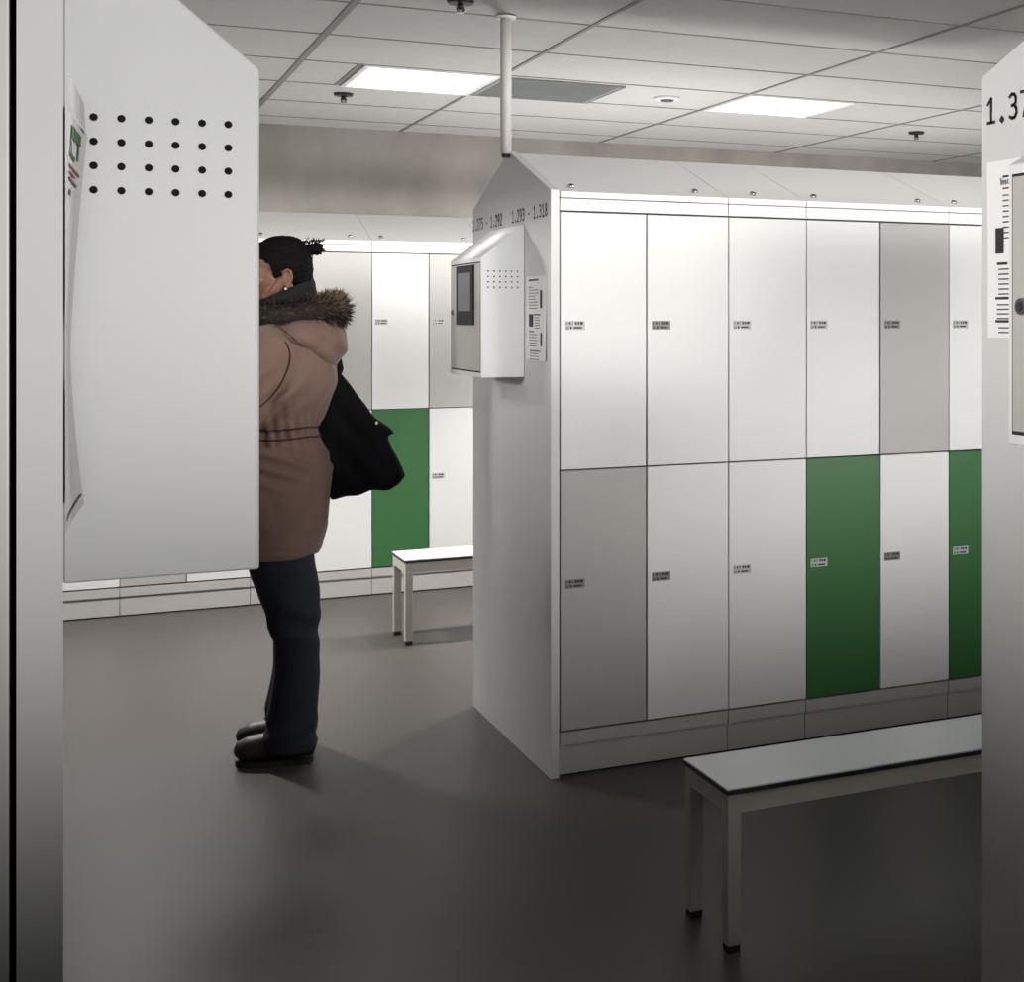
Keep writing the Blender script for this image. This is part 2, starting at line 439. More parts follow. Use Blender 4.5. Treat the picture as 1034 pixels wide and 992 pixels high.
terminal('white sloped-top terminal box with touchscreen on the middle end panel', 1.415, 4.70, 5.118, .150, 1.285, 1.690, 1.806, -1)
terminal('white terminal box with a lock cut off at the right picture edge', 1.415, 1.32, 1.739, .150, 1.30, 1.715, 1.80, -1)
terminal('large near perforated white terminal box at the left of the picture', .0, 1.18, 1.60, .140, 1.291, 1.686, 1.80, 1)

# ------------------------------------------------------------------ instruction sheets
def sheet(label, v0, v1, z0, z1, x, nx, curl, marks, nu=10, nv=24):
    """paper taped to a plane of constant x; curl(s,t) lifts it off; marks: (s0,s1,t0,t1,mi) in sheet coords, s to the right as read"""
    t = thing('instruction_sheet', label, 'notice', (x, (v0+v1)/2, (z0+z1)/2), 0, 'instruction sheets on locker ends')
    def P(s, u, off=0):
        y = (v1+(v0-v1)*s) if nx < 0 else (v0+(v1-v0)*s)
        return Vector((nx*(.0012+curl(s, u)+off), y-(v0+v1)/2, z0+(z1-z0)*u-(z0+z1)/2))
    bm = bmesh.new()
    G = [[bm.verts.new(P(i/nu, j/nv)) for i in range(nu+1)] for j in range(nv+1)]
    for j in range(nv):
        for i in range(nu):
            f = bm.faces.new((G[j][i], G[j][i+1], G[j+1][i+1], G[j+1][i])); f.smooth = True
    for s0, s1, t0, t1, mi in marks:
        n = max(1, int((s1-s0)*6)); mm = max(1, int((t1-t0)*16))
        for a in range(n):
            for b in range(mm):
                A, B = s0+(s1-s0)*a/n, s0+(s1-s0)*(a+1)/n; E_, F_ = t0+(t1-t0)*b/mm, t0+(t1-t0)*(b+1)/mm
                quad(bm, [P(A, E_, .0008), P(B, E_, .0008), P(B, F_, .0008), P(A, F_, .0008)], mi)
    link('printed_page', bm, ['paper', 'inkl', 'ink', 'pnavy', 'pgreen', 'pred'], t)
    return t

def textlines(s0, s1, ttop, n, step, h=.0085, mi=1, rs=1):
    r = random.Random(rs); out = []
    for i in range(n): out.append((s0, s0+(s1-s0)*(.72+.28*r.random()), ttop-i*step-h, ttop-i*step, mi))
    return out
mk = [(.12, .62, .945, .965, 2), (.12, .34, .865, .875, 1)]
mk += textlines(.12, .62, .84, 7, .036, rs=2) + [(.70, .80, .62, .83, 2)]
mk += [(.14, .36, .40, .55, 3), (.40, .72, .535, .55, 2)] + textlines(.44, .72, .51, 5, .03, rs=3)
mk += [(.14, .40, .335, .348, 2), (.72, .80, .17, .33, 2)] + textlines(.16, .64, .31, 5, .034, rs=4)
mk += [(.18, .72, .105, .118, 2)] + textlines(.18, .66, .085, 3, .034, rs=5)
sheet('instruction sheet with small print on the middle end panel', 4.455, 4.675, 1.345, 1.625, 1.415, -1, lambda s, u: .006*max(0, s-.72)**1.2*2.5*max(0, 1-u*1.6), mk)
# near right sheet
mk2 = [(.30, .95, .90, .912, 2)]
mk2 += [(.30, .52, .835, .845, 5)] + textlines(.30, .60, .805, 9, .030, rs=6)
mk2 += [(.20, .31, .475, .62, 2), (.22, .36, .41, .425, 2)] + textlines(.24, .55, .39, 6, .028, rs=7)
mk2 += [(.20, .5, .215, .23, 2)] + textlines(.22, .55, .19, 4, .026, rs=8) + [(.2, .56, .085, .1, 2)] + textlines(.24, .6, .06, 2, .026, rs=9)
mk2 = [(a-.09, b-.09, c, d, e) for a, b, c, d, e in mk2]
RT = sheet('white instruction sheet between the near right panel edge and its box', 1.79, 2.002, 1.455, 1.752, 1.415, -1, lambda s, u: .004*max(0, .3-s)*max(0, u-.6)*4, mk2)
tx = bpy.data.curves.new('heading', 'FONT'); tx.body = 'Instr'; tx.size = .017
ox = bpy.data.objects.new('heading_text', tx); C.objects.link(ox)
dg = bpy.context.evaluated_depsgraph_get(); dg.update()
hm = bpy.data.meshes.new_from_object(ox.evaluated_get(dg)); bpy.data.objects.remove(ox)
hm.materials.clear(); hm.materials.append(M['ink'])
ho = bpy.data.objects.new('heading', hm); C.objects.link(ho); ho.parent = RT
ho.rotation_euler = (PI/2, 0, -PI/2); ho.location = (-.003, .068, .107)
# near left sheet, its far corners curling away from the panel
def curl_left(s, u): return (.004 + .011*max(0, (u-.42)/.58)**1.3 + .009*max(0, (.42-u)/.42)**1.6)*s**1.4
mk3 = [(.36, .76, .945, .975, 4), (.34, .39, .905, .945, 2), (.66, .71, .905, .945, 2), (.32, .56, .893, .905, 4)]
mk3 += [(.28, .8, .868, .876, 5), (.3, .6, .852, .860, 5), (.28, .7, .836, .844, 5), (.3, .4, .80, .815, 2), (.1, .9, .03, .036, 1)]
t = sheet('curled instruction sheet with green and red print behind the near left panel edge', .985, 1.165, 1.352, 1.625, .0009, 1, curl_left, mk3)
bm = bmesh.new()
for i in range(4):
    a, b = i/4, (i+1)/4
    quad(bm, [(.004+.010*a, -.03+.10*a, .162-.006*a), (.004+.010*b, -.03+.10*b, .162-.006*b), (.005+.010*b, -.03+.10*b, .140-.006*b), (.005+.010*a, -.03+.10*a, .140-.006*a)])
link('tape_strip', bm, 'paper', t)

# ------------------------------------------------------------------ pole between ceiling and the middle row
t = thing('ceiling_pole', 'thin white conduit pole between ceiling and middle row gable', 'pole', (1.403, 4.885, 0))
bm = bmesh.new(); cyl(bm, (0, 0, 2.062), (0, 0, CEIL-.012), .0195, .0195, 28); link('pole_tube', bm, 'pole', t)
bm = bmesh.new(); cyl(bm, (0, 0, CEIL-.014), (0, 0, CEIL-.0045), .032, .036, 28); link('ceiling_flange', bm, 'frame', t)
bm = bmesh.new(); cyl(bm, (0, 0, 2.050), (0, 0, 2.0625), .015, .015, 20); link('pole_foot', bm, 'dark', t)

# ------------------------------------------------------------------ benches
def bench(label, x0, v0, L=1.30, d=.285, h=.388):
    t = thing('bench', label, 'bench', (x0, v0, 0), 0, 'white aisle benches')
    bm = bmesh.new(); box(bm, 0, L, 0, d, h-.0145, h-.004, 1, .001); box(bm, .001, L-.001, .001, d-.001, h-.0045, h, 0, .001); link('seat_board', bm, ['bench', 'bedge'], t)
    bm = bmesh.new(); a = .034; zt = h-.0145
    for y in (.004, d-.004-.028): box(bm, .004+a, L-.004-a, y, y+.028, zt-.045, zt, 0)
    for x in (.004, L-.004-.028): box(bm, x, x+.028, .004+a, d-.004-a, zt-.045, zt, 0)
    link('seat_frame', bm, 'benchf', t)
    for x in (.004, L-.004-a):
        for y in (.004, d-.004-a):
            bm = bmesh.new(); box(bm, x, x+a, y, y+a, .018, zt, 0, .002); g = link('leg', bm, 'benchf', t)
            bm = bmesh.new(); box(bm, x+.002, x+a-.002, y+.002, y+a-.002, 0, .018); link('foot_cap', bm, 'dark', g)
    return t
bench('white bench with dark edge in the back aisle beside the middle end panel', 1.392, 6.475)
bench('white bench in the front aisle before the middle locker row', 1.392, 3.01, 1.6, .262)

#PERSON#
# ------------------------------------------------------------------ person (local frame: faces -x, near side is -y)
PR = thing('person', 'person with black hair in a bun wearing a brown fur-hooded parka and dark trousers', 'person', (.668, 5.06, 0), math.radians(-15))

def finger_hand(bm, wrist, fwd, side, palm_n, thumb_side):
    """relaxed hand: palm, four unequal curled fingers and a thumb leaving the side of the palm"""
    fwd, side, pn = Vector(fwd).normalized(), Vector(side).normalized(), Vector(palm_n).normalized()
    w = Vector(wrist)
    R = Matrix((fwd, side, pn)).transposed()
    ball(bm, w+fwd*.045, (.048, .038, .014), rot=R, seg=18)
    ball(bm, w+fwd*.012, (.028, .026, .018), rot=R, seg=14)
    for i, (ln, off) in enumerate(((.068, .028), (.078, .010), (.073, -.009), (.058, -.027))):
        p = w+fwd*.078+side*off*thumb_side; a = .25+.05*i; pts = [p-fwd*.02]; d = fwd
        for s in (.42, .32, .26):
            pts.append(p); p = p + (fwd*math.cos(a)+pn*math.sin(a))*ln*s; a += .42
        pts.append(p)
        tube(bm, pts, [.0088, .0088, .0080, .0074, .0058], 10)
        ball(bm, p, .0060, seg=8)
    b = w+fwd*.022+side*.026*thumb_side
    pts = [b-side*.012*thumb_side, b+fwd*.018+side*.016*thumb_side+pn*.006, b+fwd*.045+side*.026*thumb_side+pn*.014, b+fwd*.066+side*.026*thumb_side+pn*.022]
    tube(bm, pts, [.012, .0112, .0098, .0070], 10); ball(bm, pts[-1], .0072, seg=8)

# joints
SH = {-1: Vector((-.005, -.165, 1.40)), 1: Vector((-.005, .165, 1.40))}
EL = {-1: Vector((-.115, -.225, 1.135)), 1: Vector((-.10, .225, 1.135))}
WR = {-1: Vector((-.335, -.165, 1.165)), 1: Vector((-.32, .16, 1.15))}
HIP = {-1: Vector((.015, -.09, .88)), 1: Vector((.005, .09, .88))}
KN = {-1: Vector((.060, -.092, .46)), 1: Vector((.032, .092, .46))}
AN = {-1: Vector((.055, -.09, .09)), 1: Vector((.05, .085, .09))}
TILT = Matrix.Rotation(math.radians(-4), 4, 'Y')
HC = Vector((-.006, 0, 1.655))                 # head centre
HR = Matrix.Rotation(math.radians(7), 3, 'Z') @ Matrix.Rotation(math.radians(-9), 3, 'Y')   # looking slightly down
def hp(x, y, z): return HC + HR @ Vector((x, y, z))
def hb(bm, c, r, mi=0, seg=20): return ball(bm, hp(*c), r, mi, seg, HR)
def hl(v): return HR.inverted() @ (v - HC)

bm = bmesh.new()
# head: cranium, face, jaw, cheeks, brow, nose, lips, ears
hb(bm, (.010, 0, .018), (.092, .074, .082), seg=32)
hb(bm, (-.030, 0, -.022), (.062, .062, .075), seg=28)
hb(bm, (-.030, 0, -.058), (.055, .054, .040), seg=24)
hb(bm, (-.068, 0, -.092), (.024, .026, .018), seg=18)
for s in (-1, 1):
    hb(bm, (-.062, s*.036, -.030), (.026, .022, .024), seg=16)
    hb(bm, (-.078, s*.026, .026), (.014, .026, .010), seg=14)
    tube(bm, [hp(.012, s*.058, -.042), hp(-.02, s*.050, -.075), hp(-.062, s*.022, -.095)], [.020, .020, .016], 12)
    # ear: rim, lobe and inner bowl
    ring = [(-.004, .073, -.030), (-.007, .077, -.008), (-.002, .080, .010), (.010, .083, .016), (.020, .084, .008), (.022, .083, -.010), (.014, .080, -.028), (.004, .077, -.042), (-.004, .074, -.046)]
    tube(bm, [hp(a+.017, s*b, c-.026) for a, b, c in ring], [.0045, .0045, .005, .005, .005, .0055, .0058, .0075, .006], 8)
    hb(bm, (.023, s*.072, -.040), (.016, .006, .026), seg=14)
    hb(bm, (.028, s*.077, -.038), (.005, .005, .012), seg=10)
tube(bm, [hp(-.084, 0, .030), hp(-.098, 0, .006), hp(-.110, 0, -.018)], [.010, .0105, .012], 12)
hb(bm, (-.110, 0, -.020), (.0115, .0125, .010), seg=14)
for s in (-1, 1): hb(bm, (-.100, s*.012, -.024), (.010, .008, .008), seg=12)
hb(bm, (-.088, 0, -.052), (.012, .025, .0065), seg=14)
hb(bm, (-.086, 0, -.063), (.012, .022, .0075), seg=14)
# neck, trunk, limbs
tube(bm, [hp(.022, 0, -.05), (.040, 0, 1.54), (.045, 0, 1.44)], [.052, .053, .065], 20)
loft(bm, spline([(1.475, .042, 0, .055, .075), (1.43, .035, 0, .085, .155), (1.36, .025, 0, .105, .175), (1.25, .02, 0, .112, .165), (1.12, .012, 0, .095, .138), (1.0, .02, 0, .112, .160), (.90, .025, 0, .122, .172), (.82, .02, 0, .10, .165)], 28), 32, 2.2)
for s in (-1, 1):
    tube(bm, [SH[s]+Vector((.01, -s*.03, .01)), SH[s], (SH[s]+EL[s])/2, EL[s], (EL[s]*.6+WR[s]*.4), WR[s]], [.055, .054, .046, .038, .039, .026], 16)
    finger_hand(bm, WR[s]+(WR[s]-EL[s]).normalized()*.005, (WR[s]-EL[s])+Vector((0, -s*.03, 0)), (0, -s*.25, 1), (0, -s, -.25), 1)
    tube(bm, [HIP[s]+Vector((0, 0, .05)), HIP[s], (HIP[s]*.5+KN[s]*.5), KN[s], KN[s]*.6+AN[s]*.4, AN[s]], [.085, .086, .068, .046, .045, .034], 18)
    tube(bm, [AN[s]+Vector((.015, 0, -.03)), AN[s]+Vector((-.06, 0, -.035)), AN[s]+Vector((-.15, 0, -.048))], [.026, .024, .016], 12)
body = remeshed('body', bm, ['skin'], .0042, 3, PR)

# eyes, brows, lips
for s in (-1, 1):
    bm = bmesh.new(); hb(bm, (-.0722, s*.029, .008), .0116, seg=16)
    hb(bm, (-.0808, s*.030, .008), (.0042, .0056, .0056), 1, 12)
    link('eye', bm, ['eye', 'iris'], PR)
    bm = bmesh.new(); tube(bm, [hp(-.094, s*.012, .030), hp(-.090, s*.030, .036), hp(-.076, s*.048, .030)], [.003, .0035, .002], 8)
    link('eyebrow', bm, 'hair', PR)
    bm = bmesh.new(); tube(bm, [hp(-.0895, s*.017, .011), hp(-.0895, s*.029, .0165), hp(-.082, s*.042, .012)], [.0018, .0022, .0016], 8); link('eyelash', bm, 'hair', PR)
bm = bmesh.new(); hb(bm, (-.0905, 0, -.0525), (.011, .022, .0056), seg=16); hb(bm, (-.0885, 0, -.0625), (.011, .0195, .0064), seg=16); link('lips', bm, 'lip', PR)

# hair: cap cut along the hairline, pulled back
bm = bmesh.new()
hb(bm, (.012, 0, .020), (.100, .0815, .0895), seg=80)
def hairline(c):
    c = hl(c); x, y, z = c.x, abs(c.y), c.z
    if x > .034: return z > -.095
    if x > .008: return z > -.016+(.034-x)*.25
    lim = -.012 + (-x)*.95
    return z > lim or (-.024 < x and z > -.042 and y > .05)
bmesh.ops.delete(bm, geom=[f for f in bm.faces if not hairline(f.calc_center_median())], context='FACES')
bmesh.ops.recalc_face_normals(bm, faces=bm.faces[:])
bmesh.ops.solidify(bm, geom=bm.faces[:], thickness=.010)
hb(bm, (.058, 0, -.050), (.048, .062, .050), seg=28)
hb(bm, (.070, 0, -.085), (.036, .052, .040), seg=24)
hb(bm, (.075, 0, -.005), (.037, .060, .055), seg=24)
hb(bm, (.040, 0, .040), (.066, .066, .064), seg=28)
def strands(c, n):
    q = hl(c); a = math.atan2(q.z-.062, abs(q.y)+.02)
    return .0016*math.sin(a*38+q.x*12)+.001*math.sin(a*71)
hair = remeshed('hair', bm, ['hair'], .0045, 3, PR, strands)
# bun with a hair tie and curly loose ends
bm = bmesh.new()
tube(bm, [hp(.085, 0, .046), hp(.108, 0, .049), hp(.132, 0, .047), hp(.150, 0, .041)], [.018, .019, .0225, .017], 14)
hb(bm, (.134, .004, .048), (.021, .026, .022), seg=16)
bun = remeshed('hair_bun', bm, ['hair'], .004, 2, PR, lambda c, n: .002*math.sin(c.x*420+c.z*330))
bm = bmesh.new(); rnd = random.Random(5)
for k in range(46):
    b = hp(.062+.085*rnd.random(), (rnd.random()-.5)*.05, .064+.008*rnd.random())
    d = Vector((.5+rnd.random()*.6, (rnd.random()-.5), .9*rnd.random()+.25)).normalized(); L_ = .014+.016*rnd.random()
    sd = d.cross(Vector((0, 1, .2))).normalized()
    tube(bm, [b, b+d*L_*.4+sd*.004, b+d*L_*.75-sd*.003, b+d*L_+sd*.005], [.0017, .0016, .0013, .0006], 5)
for k in range(26):
    b = hp(.140, (rnd.random()-.5)*.03, .034+.026*rnd.random()); d = Vector((1, (rnd.random()-.5), rnd.random()-.45)).normalized(); L_ = .012+.014*rnd.random()
    tube(bm, [b, b+d*L_*.5+Vector((0, 0, .002)), b+d*L_], [.002, .0015, .0006], 5)
cur = link('curly_ends', bm, 'hair', bun, True)
bm = bmesh.new(); hb(bm, (.012, -.083, -.074), .0044, seg=12); link('earring', bm, 'pearl', PR)

# black knit collar
bm = bmesh.new()
rings = []
for z, xc, rx, ry in spline([(1.475, .028, .110, .095), (1.52, .022, .106, .088), (1.560, .018, .100, .080), (1.582, .018, .095, .075), (1.588, .018, .089, .070), (1.575, .018, .083, .065)], 18):
    rings.append((z, xc, 0, rx, ry))
loft(bm, rings, 36, 2, cap=False)
for v in bm.verts: v.co.z += (v.co.x-.04)*.48*max(0, (v.co.z-1.5)/.1)
link('knit_collar', bm, 'knit', PR, True)

# parka: trunk and sleeves as one cloth surface with folds
def folds(c, n):
    d = 0
    # horizontal gathers at the drawcord waist
    wz = c.z-1.105
    d += -.010*math.exp(-(wz/.012)**2)
    a = math.atan2(c.y, c.x)
    if abs(c.y) < .30 and c.x > -.22:
        d += .0045*math.exp(-(wz/.06)**2)*math.sin(a*34+wz*30)
        # slanting drag folds under the waist
        u = (c.z-1.03) + .42*(c.x)
        d += .0095*math.exp(-((c.z-1.005)/.06)**2)*math.sin(u*125+3*noise.noise(c*6))
        d += .008*math.exp(-((c.z-1.22)/.08)**2)*math.sin((c.z*1.0-.8*c.x)*80+3*noise.noise(c*5))
    k = max(0, min(1, (c.z-.71)/.06))
    d = d*1.5*max(.25, 1-max(0, (c.x-.03)/.11)) + k*(.007*(noise.noise(c*9))+.004*noise.noise(c*22))
    # hem stitch line
    d += -.003*math.exp(-((c.z-.722)/.004)**2)
    return d
bm = bmesh.new()
loft(bm, spline([(1.50, .050, 0, .085, .092), (1.475, .045, 0, .110, .135), (1.43, .035, 0, .140, .195), (1.36, .025, 0, .155, .215), (1.25, .022, 0, .158, .215), (1.16, .008, 0, .140, .200), (1.105, .000, 0, .126, .190), (1.05, .006, 0, .140, .203), (.97, .010, 0, .157, .222), (.88, .004, 0, .160, .226), (.80, -.002, 0, .156, .220), (.735, -.006, 0, .150, .210), (.70, -.010, 0, .144, .203), (.688, -.010, 0, .139, .199)], 60), 56, 2.3)
for s in (-1, 1):
    tube(bm, [SH[s]+Vector((.015, -s*.055, .0)), SH[s]+Vector((.0, s*.01, -.01)), (SH[s]*.55+EL[s]*.45), EL[s]+Vector((.01, 0, 0)), (EL[s]*.5+WR[s]*.5), WR[s]*.93+EL[s]*.07], [.085, .083, .076, .070, .062, .052], 22)
coat = remeshed('parka', bm, ['coat'], .0085, 5, PR, folds)
# seams: drawcord casing and armhole, laid on the cloth surface
from mathutils.bvhtree import BVHTree
bv = BVHTree.FromPolygons([v.co for v in coat.data.vertices], [tuple(q.vertices) for q in coat.data.polygons])
def onto(o, d, off=.0005):
    h, n, i_, l = bv.ray_cast(Vector(o), Vector(d).normalized())
    return None if h is None else h - Vector(d).normalized()*off
for z in (1.120, 1.088):
    bm = bmesh.new(); pts = []
    for k in range(145):
        t = 2*PI*k/144; zz = z+.0025*math.sin(5*t)
        q = onto((math.cos(t), math.sin(t), zz), (-math.cos(t), -math.sin(t), 0), .002)
        if q: pts.append(q)
    tube(bm, pts, .0032, 6)
    link('waist_drawcord', bm, 'coatd', coat)
for s in (-1, 1):
    bm = bmesh.new(); pts = []
    for x, z in spline([(.044, 1.41), (.056, 1.385), (.058, 1.35), (.048, 1.31), (.026, 1.265), (-.004, 1.225), (-.040, 1.19)], 30):
        q = onto((x, s*1.0, z), (0, -s, 0), .0016)
        if q: pts.append(q)
    if len(pts) > 2: tube(bm, pts, .0028, 6); link('armhole_seam', bm, 'coatd', coat)
    else: bm.free()
for s in (-1, 1):
    bm = bmesh.new(); e, w_ = EL[s], WR[s]; d = (w_-e).normalized(); p = e.lerp(w_, .93)
    tube(bm, [p-d*.035, p, p+d*.008], [.0555, .0545, .050], 20); link('cuff', bm, 'coatd', coat)

# hood lying on the back, with its fur edge
bm = bmesh.new()
ball(bm, (.085, 0, 1.425), (.118, .222, .085), seg=36)
ball(bm, (.130, 0, 1.402), (.090, .185, .088), seg=32)
ball(bm, (.132, 0, 1.360), (.074, .145, .050), seg=24)
ball(bm, (.055, 0, 1.452), (.130, .175, .055), seg=28)
def hoodf(c, n): return .004*math.sin((c.x*.8+c.z)*70+c.y*14)*max(0, min(1, (1.47-c.z)/.05))+.004*noise.noise(c*14)
hood = remeshed('hood', bm, ['coat'], .0075, 5, PR, hoodf)
bm = bmesh.new()
bvh = BVHTree.FromPolygons([v.co for v in hood.data.vertices], [tuple(q.vertices) for q in hood.data.polygons])
pts = []
for x, z in ((.02, 1.455), (.045, 1.44), (.07, 1.42), (.09, 1.40), (.105, 1.38), (.12, 1.36), (.14, 1.345)):
    h_, n_, i_, l_ = bvh.ray_cast(Vector((x, -1, z)), Vector((0, 1, 0)))
    if h_: pts.append(h_)
if len(pts) > 2:
    tube(bm, pts, .0026, 6); link('hood_seam', bm, 'coatd', hood)
else: bm.free()
bm = bmesh.new(); rnd = random.Random(11)
def ringp(t):
    c, s = math.cos(t), math.sin(t)
    return Vector((.040+.140*c, .140*s, 1.496+.018*c+.008*max(0, -c)))
core = [ringp(2*PI*k/40) for k in range(41)]
tube(bm, core, [(.036, .044)]*41, 12, 0)
for k in range(6500):
    t = rnd.random()*2*PI; c = ringp(t); tg = (ringp(t+.02)-c).normalized(); rad = Vector((c.x-.05, c.y, 0)).normalized(); up = Vector((0, 0, 1))
    a = rnd.random()*2*PI; d = (rad*math.cos(a)+up*math.sin(a))
    p = c + rad*math.cos(a)*.036+up*math.sin(a)*.044
    dd = (d + tg*(rnd.random()-.5)*.9 + up*.15*(rnd.random()-.3) + Vector((rnd.random()-.5, rnd.random()-.5, rnd.random()-.5))*.7).normalized()
    back = max(0, math.cos(t)); L_ = .016+.016*rnd.random()+.016*back*rnd.random()
    w_ = tg.cross(dd)
    if w_.length < .1: w_ = up.cross(dd)
    w_ = w_.normalized()*.0013; q = p+dd*L_*.55 - up*.002; e = p+dd*L_-up*.006*rnd.random()
    mi = 1 if (rnd.random() < .18+.45*back*max(0, math.sin(a)+.4)) else 0
    v = [bm.verts.new(x) for x in (p-w_, p+w_, q+w_*.8, q-w_*.8, e)]
    f1 = bm.faces.new((v[0], v[1], v[2], v[3])); f2 = bm.faces.new((v[3], v[2], v[4])); f1.material_index = mi; f2.material_index = mi
link('fur_trim', bm, ['furd', 'furl'], hood)

# trousers (boot cut) and shoes
bm = bmesh.new()
for s in (-1, 1):
    o = .020 if s < 0 else -.008
    rings = spline([(.86, -.012+o, s*.085, .098, .094), (.74, -.010+o, s*.085, .104, .094), (.66, -.004+o, s*.086, .108, .094), (.54, .026+o, s*.09, .095, .086), (.45, .038+o, s*.092, .080, .076), (.37, .045+o, s*.092, .0735, .071), (.28, .044+o, s*.093, .0755, .072), (.19, .034+o, s*.094, .080, .074), (.10, .024+o, s*.095, .086, .077), (.045, .020+o, s*.096, .088, .078)], 44)
    loft(bm, rings, 32, 2.1)
def pf(c, n): return .004*math.sin(c.z*62+c.x*26+c.y*9)*math.exp(-((c.z-.46)/.09)**2)+.005*math.sin(c.z*80-c.x*30)*math.exp(-((c.z-.10)/.06)**2)+.003*noise.noise(c*12)
link_p = remeshed('trousers', bm, ['pants'], .007, 4, PR, pf)
for s in (-1, 1):
    o = .030 if s < 0 else .010; y = -.096 if s < 0 else .075
    bm = bmesh.new()
    tube(bm, [(.098+o, y, .052), (.06+o, y, .062), (0+o, y, .062), (-.06+o, y, .060), (-.115+o, y, .055), (-.148+o, y, .048), (-.162+o, y, .042)], [(.030, .030), (.040, .042), (.044, .046), (.046, .048), (.042, .046), (.032, .037), (.014, .018)], 18)
    tube(bm, [(.045+o, y, .05), (.04+o, y, .16)], [.048, .046], 16)
    b = remeshed('shoe', bm, ['boot'], .006, 4, PR)
    bm = bmesh.new(); pts = [(.088, .0), (.080, .026), (.05, .034), (-.0, .033), (-.06, .040), (-.12, .038), (-.150, .025), (-.161, .0)]
    up_ = [(x+o, y+w_) for x, w_ in pts]+[(x+o, y-w_) for x, w_ in pts[::-1][1:-1]]
    a = [bm.verts.new((x, yy, 0)) for x, yy in up_]; bb = [bm.verts.new((x, yy, .017)) for x, yy in up_]
    n_ = len(a); bm.faces.new(a[::-1]); bm.faces.new(bb)
    for i in range(n_): bm.faces.new((a[i], a[(i+1) % n_], bb[(i+1) % n_], bb[i]))
    bmesh.ops.recalc_face_normals(bm, faces=bm.faces[:])
    link('sole', bm, 'sole', b)

# ------------------------------------------------------------------ shoulder bag hanging behind the person
BG = thing('shoulder_bag', 'large black cloth shoulder bag hanging behind the person in the parka', 'bag', (.668, 5.06, 0), math.radians(-15))
prof = [(.186, 1.315), (.222, 1.262), (.262, 1.208), (.305, 1.150), (.352, 1.108), (.372, 1.085), (.352, 1.075), (.366, 1.030), (.390, .975), (.408, .935), (.392, .905), (.362, .893), (.30, .886), (.235, .872), (.165, .864), (.152, .90), (.148, .97), (.112, 1.02), (.085, 1.10), (.140, 1.20), (.168, 1.29)]
bm = bmesh.new()
cx_ = .235; cz_ = 1.03; Y0, TH = .045, .055
layers = []
for q in range(9):
    f = -1+q/4; k = (1-abs(f)**3.0)**.5 if abs(f) < 1 else 0; k = .72+.28*k
    layers.append([bm.verts.new((cx_+(x-cx_)*k, Y0+f*TH*(.45+.55*min(1, max(0, (1.32-z)/.32))), cz_+(z-cz_)*k)) for x, z in prof])
n_ = len(prof)
bm.faces.new(layers[0]); bm.faces.new(layers[-1][::-1])
for A, B in zip(layers, layers[1:]):
    for i in range(n_): bm.faces.new((A[i], A[(i+1) % n_], B[(i+1) % n_], B[i]))
bmesh.ops.recalc_face_normals(bm, faces=bm.faces[:])
bagb = remeshed('bag_body', bm, ['bag'], .007, 2, BG, lambda c, n: .005*noise.noise(c*13)+.003*math.sin((c.x*1.3+c.z)*48))
bm = bmesh.new()
tube(bm, [(.165, .045, 1.24), (.190, .06, 1.31), (.172, .10, 1.38), (.125, .150, 1.445), (.06, .172, 1.478), (-.02, .176, 1.462), (-.085, .165, 1.40), (-.11, .155, 1.32), (-.13, .17, 1.20), (-.09, .235, 1.07), (.02, .232, 1.02), (.10, .13, 1.02)], [(.012, .020)]*12, 10)
link('shoulder_strap', bm, 'bag', BG, True)
bm = bmesh.new(); cyl(bm, (.318, -.012, 1.125), (.318, -.022, 1.125), .0055, .005, 12); link('bag_stud', bm, 'chrome', BG)
#ENDPERSON#

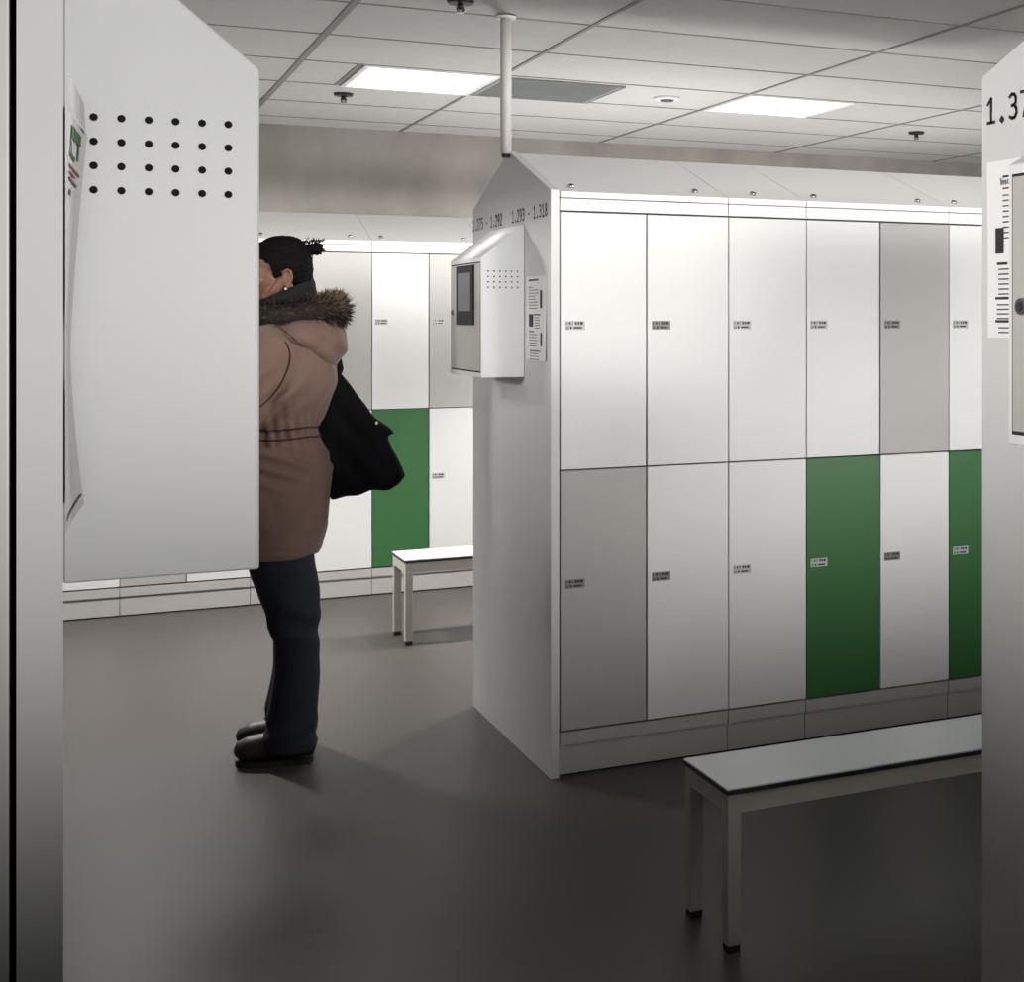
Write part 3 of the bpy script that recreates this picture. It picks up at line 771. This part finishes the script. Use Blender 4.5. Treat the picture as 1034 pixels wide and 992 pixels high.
# ------------------------------------------------------------------ added fill lights without fixtures
def cutoff_fill(name, loc, energy, lo, hi, floor_=0.0, radius=.12, color=(1, .985, .965), top=None, az=None):
    """added unseen fill light: full output above the elevation whose sine is `hi`, fading to `floor_` below `lo`"""
    L = bpy.data.lights.new(name, 'POINT'); L.energy = energy; L.shadow_soft_size = radius; L.color = color
    L.use_nodes = True; nt = L.node_tree; em = nt.nodes['Emission']
    g = nt.nodes.new('ShaderNodeNewGeometry'); sp = nt.nodes.new('ShaderNodeSeparateXYZ')
    nt.links.new(g.outputs['Incoming'], sp.inputs[0])
    mr = nt.nodes.new('ShaderNodeMapRange'); mr.interpolation_type = 'SMOOTHSTEP'
    mr.inputs['From Min'].default_value = lo; mr.inputs['From Max'].default_value = hi
    mr.inputs['To Min'].default_value = floor_; mr.inputs['To Max'].default_value = 1
    nt.links.new(sp.outputs['Z'], mr.inputs['Value'])
    out = mr.outputs[0]
    if top:
        m2 = nt.nodes.new('ShaderNodeMapRange'); m2.interpolation_type = 'SMOOTHSTEP'
        m2.inputs['From Min'].default_value = top[0]; m2.inputs['From Max'].default_value = top[1]
        m2.inputs['To Min'].default_value = 1; m2.inputs['To Max'].default_value = top[2]
        nt.links.new(sp.outputs['Z'], m2.inputs['Value'])
        mu = nt.nodes.new('ShaderNodeMath'); mu.operation = 'MULTIPLY'
        nt.links.new(out, mu.inputs[0]); nt.links.new(m2.outputs[0], mu.inputs[1]); out = mu.outputs[0]
    if az:                                      # angular mask: only a sector around direction az[0]
        vm = nt.nodes.new('ShaderNodeVectorMath'); vm.operation = 'DOT_PRODUCT'
        nt.links.new(g.outputs['Incoming'], vm.inputs[0]); vm.inputs[1].default_value = az[0]
        m3 = nt.nodes.new('ShaderNodeMapRange'); m3.interpolation_type = 'SMOOTHSTEP'
        m3.inputs['From Min'].default_value = az[1]; m3.inputs['From Max'].default_value = az[2]
        nt.links.new(vm.outputs['Value'], m3.inputs['Value'])
        mu2 = nt.nodes.new('ShaderNodeMath'); mu2.operation = 'MULTIPLY'
        nt.links.new(out, mu2.inputs[0]); nt.links.new(m3.outputs[0], mu2.inputs[1]); out = mu2.outputs[0]
    nt.links.new(out, em.inputs['Strength'])
    o = bpy.data.objects.new(name, L); C.objects.link(o); o.location = loc; return o
TOP = (.1, .5, .5)
#LAMPS
CUT = (.02, .3, 0)
for x, e in ((1.95, 20), (2.75, 36), (3.5, 39)):
    cutoff_fill('added_aisle_door_fill', (x, 2.75, 1.18), e, -.66, -.16, .0, top=(.20, .46, 0))  # unseen fill floating in the aisle, brightens doors and fades toward the floor
for x in (2.1, 3.0, 3.9):
    cutoff_fill('added_aisle_slope_fill', (x, 2.9, 2.38), 70, -.42, -.22, 0, top=(.0, .15, 0))  # added light for the middle row's sloped tops, no fixture there
cutoff_fill('added_front_fill', (1.15, -2.4, 1.5), 325, -.105, -.01, .0, .15, top=CUT)  # unseen light behind the camera, added for the left panel and box
cutoff_fill('added_near_side_fill', (-1.0, 2.35, 1.9), 205, -.48, -.17, .0, .15, top=(.0, .15, .2), az=((.94, -.33, 0), .6, .85))  # added light hidden past the left row, brightens the near right end panel
cutoff_fill('added_far_side_fill', (-1.8, 3.9, 1.9), 130, -.50, -.12, .0, .15, top=(-.13, -.01, .5), az=((.95, .3, 0), .75, .9))  # unseen light added to brighten the middle end panel
cutoff_fill('added_box_fill', (1.0, 2.7, 1.95), 72, -.42, -.30, .0, .1, top=(-.08, .0, 0), az=((.15, 1, 0), .85, .95))  # added to whiten the middle terminal box side, not a real fixture
for x, t_ in ((.25, (-.10, .0, .05)), (2.7, (-.04, .03, .1))):
    cutoff_fill('added_back_aisle_fill', (x, 6.3, 1.9), 33, -.80, -.45, .0, .1, top=t_)  # hidden lights added to brighten the back row doors
    cutoff_fill('added_back_slope_fill', (x, 6.4, 2.25), 66, -.36, -.2, 0, .08, top=(-.08, .02, 0), az=((0, 1, 0), .15, .45))  # unseen, added to lift the back row's sloped tops
    cutoff_fill('added_back_floor_fill', (x, 6.6, 2.0), 182, -.45, -.85, .0, .1)  # added downward light for the back aisle floor, no lamp there
for x, y, z in ((2.3, 6.5, .8), (4.3, 6.5, .8)):
    cutoff_fill('added_ceiling_fill', (x, y, z), 75, .3, .62, .0, .2)  # unseen upward fill added to brighten the ceiling
sl = bpy.data.lights.new('added_box_top_spot', 'SPOT'); sl.energy = 26; sl.spot_size = math.radians(15); sl.spot_blend = .6; sl.shadow_soft_size = .04  # added spot that brightens the middle box's sloped top, no such fixture
so = bpy.data.objects.new('added_box_top_spot', sl); C.objects.link(so); so.location = (.85, 4.9, 2.5)
so.rotation_euler = (Vector((1.325, 4.9, 1.73))-so.location).to_track_quat('-Z', 'Y').to_euler()
#ENDLAMPS

w = bpy.data.worlds.new('World'); bpy.context.scene.world = w; w.use_nodes = True
w.node_tree.nodes['Background'].inputs[0].default_value = (.5, .5, .52, 1); w.node_tree.nodes['Background'].inputs[1].default_value = .1

# ------------------------------------------------------------------ camera
F, CX, HY = 1437.5, 766.4, 320.0
cd = bpy.data.cameras.new('Camera'); cam = bpy.data.objects.new('Camera', cd); C.objects.link(cam)
cam.location = (0, 0, H); cam.rotation_euler = (PI/2, 0, -math.radians(26.105))
cd.sensor_fit = 'HORIZONTAL'; cd.sensor_width = 36; cd.lens = 36*F/1034
cd.shift_x = (517-CX)/1034; cd.shift_y = -(496-HY)/1034; cd.clip_start = .02; cd.clip_end = 100
sc = bpy.context.scene; sc.camera = cam
sc.view_settings.view_transform = 'Standard'; sc.view_settings.look = 'None'
sc.view_settings.exposure = 0; sc.view_settings.gamma = 1
sc.cycles.max_bounces = 6; sc.cycles.diffuse_bounces = 1
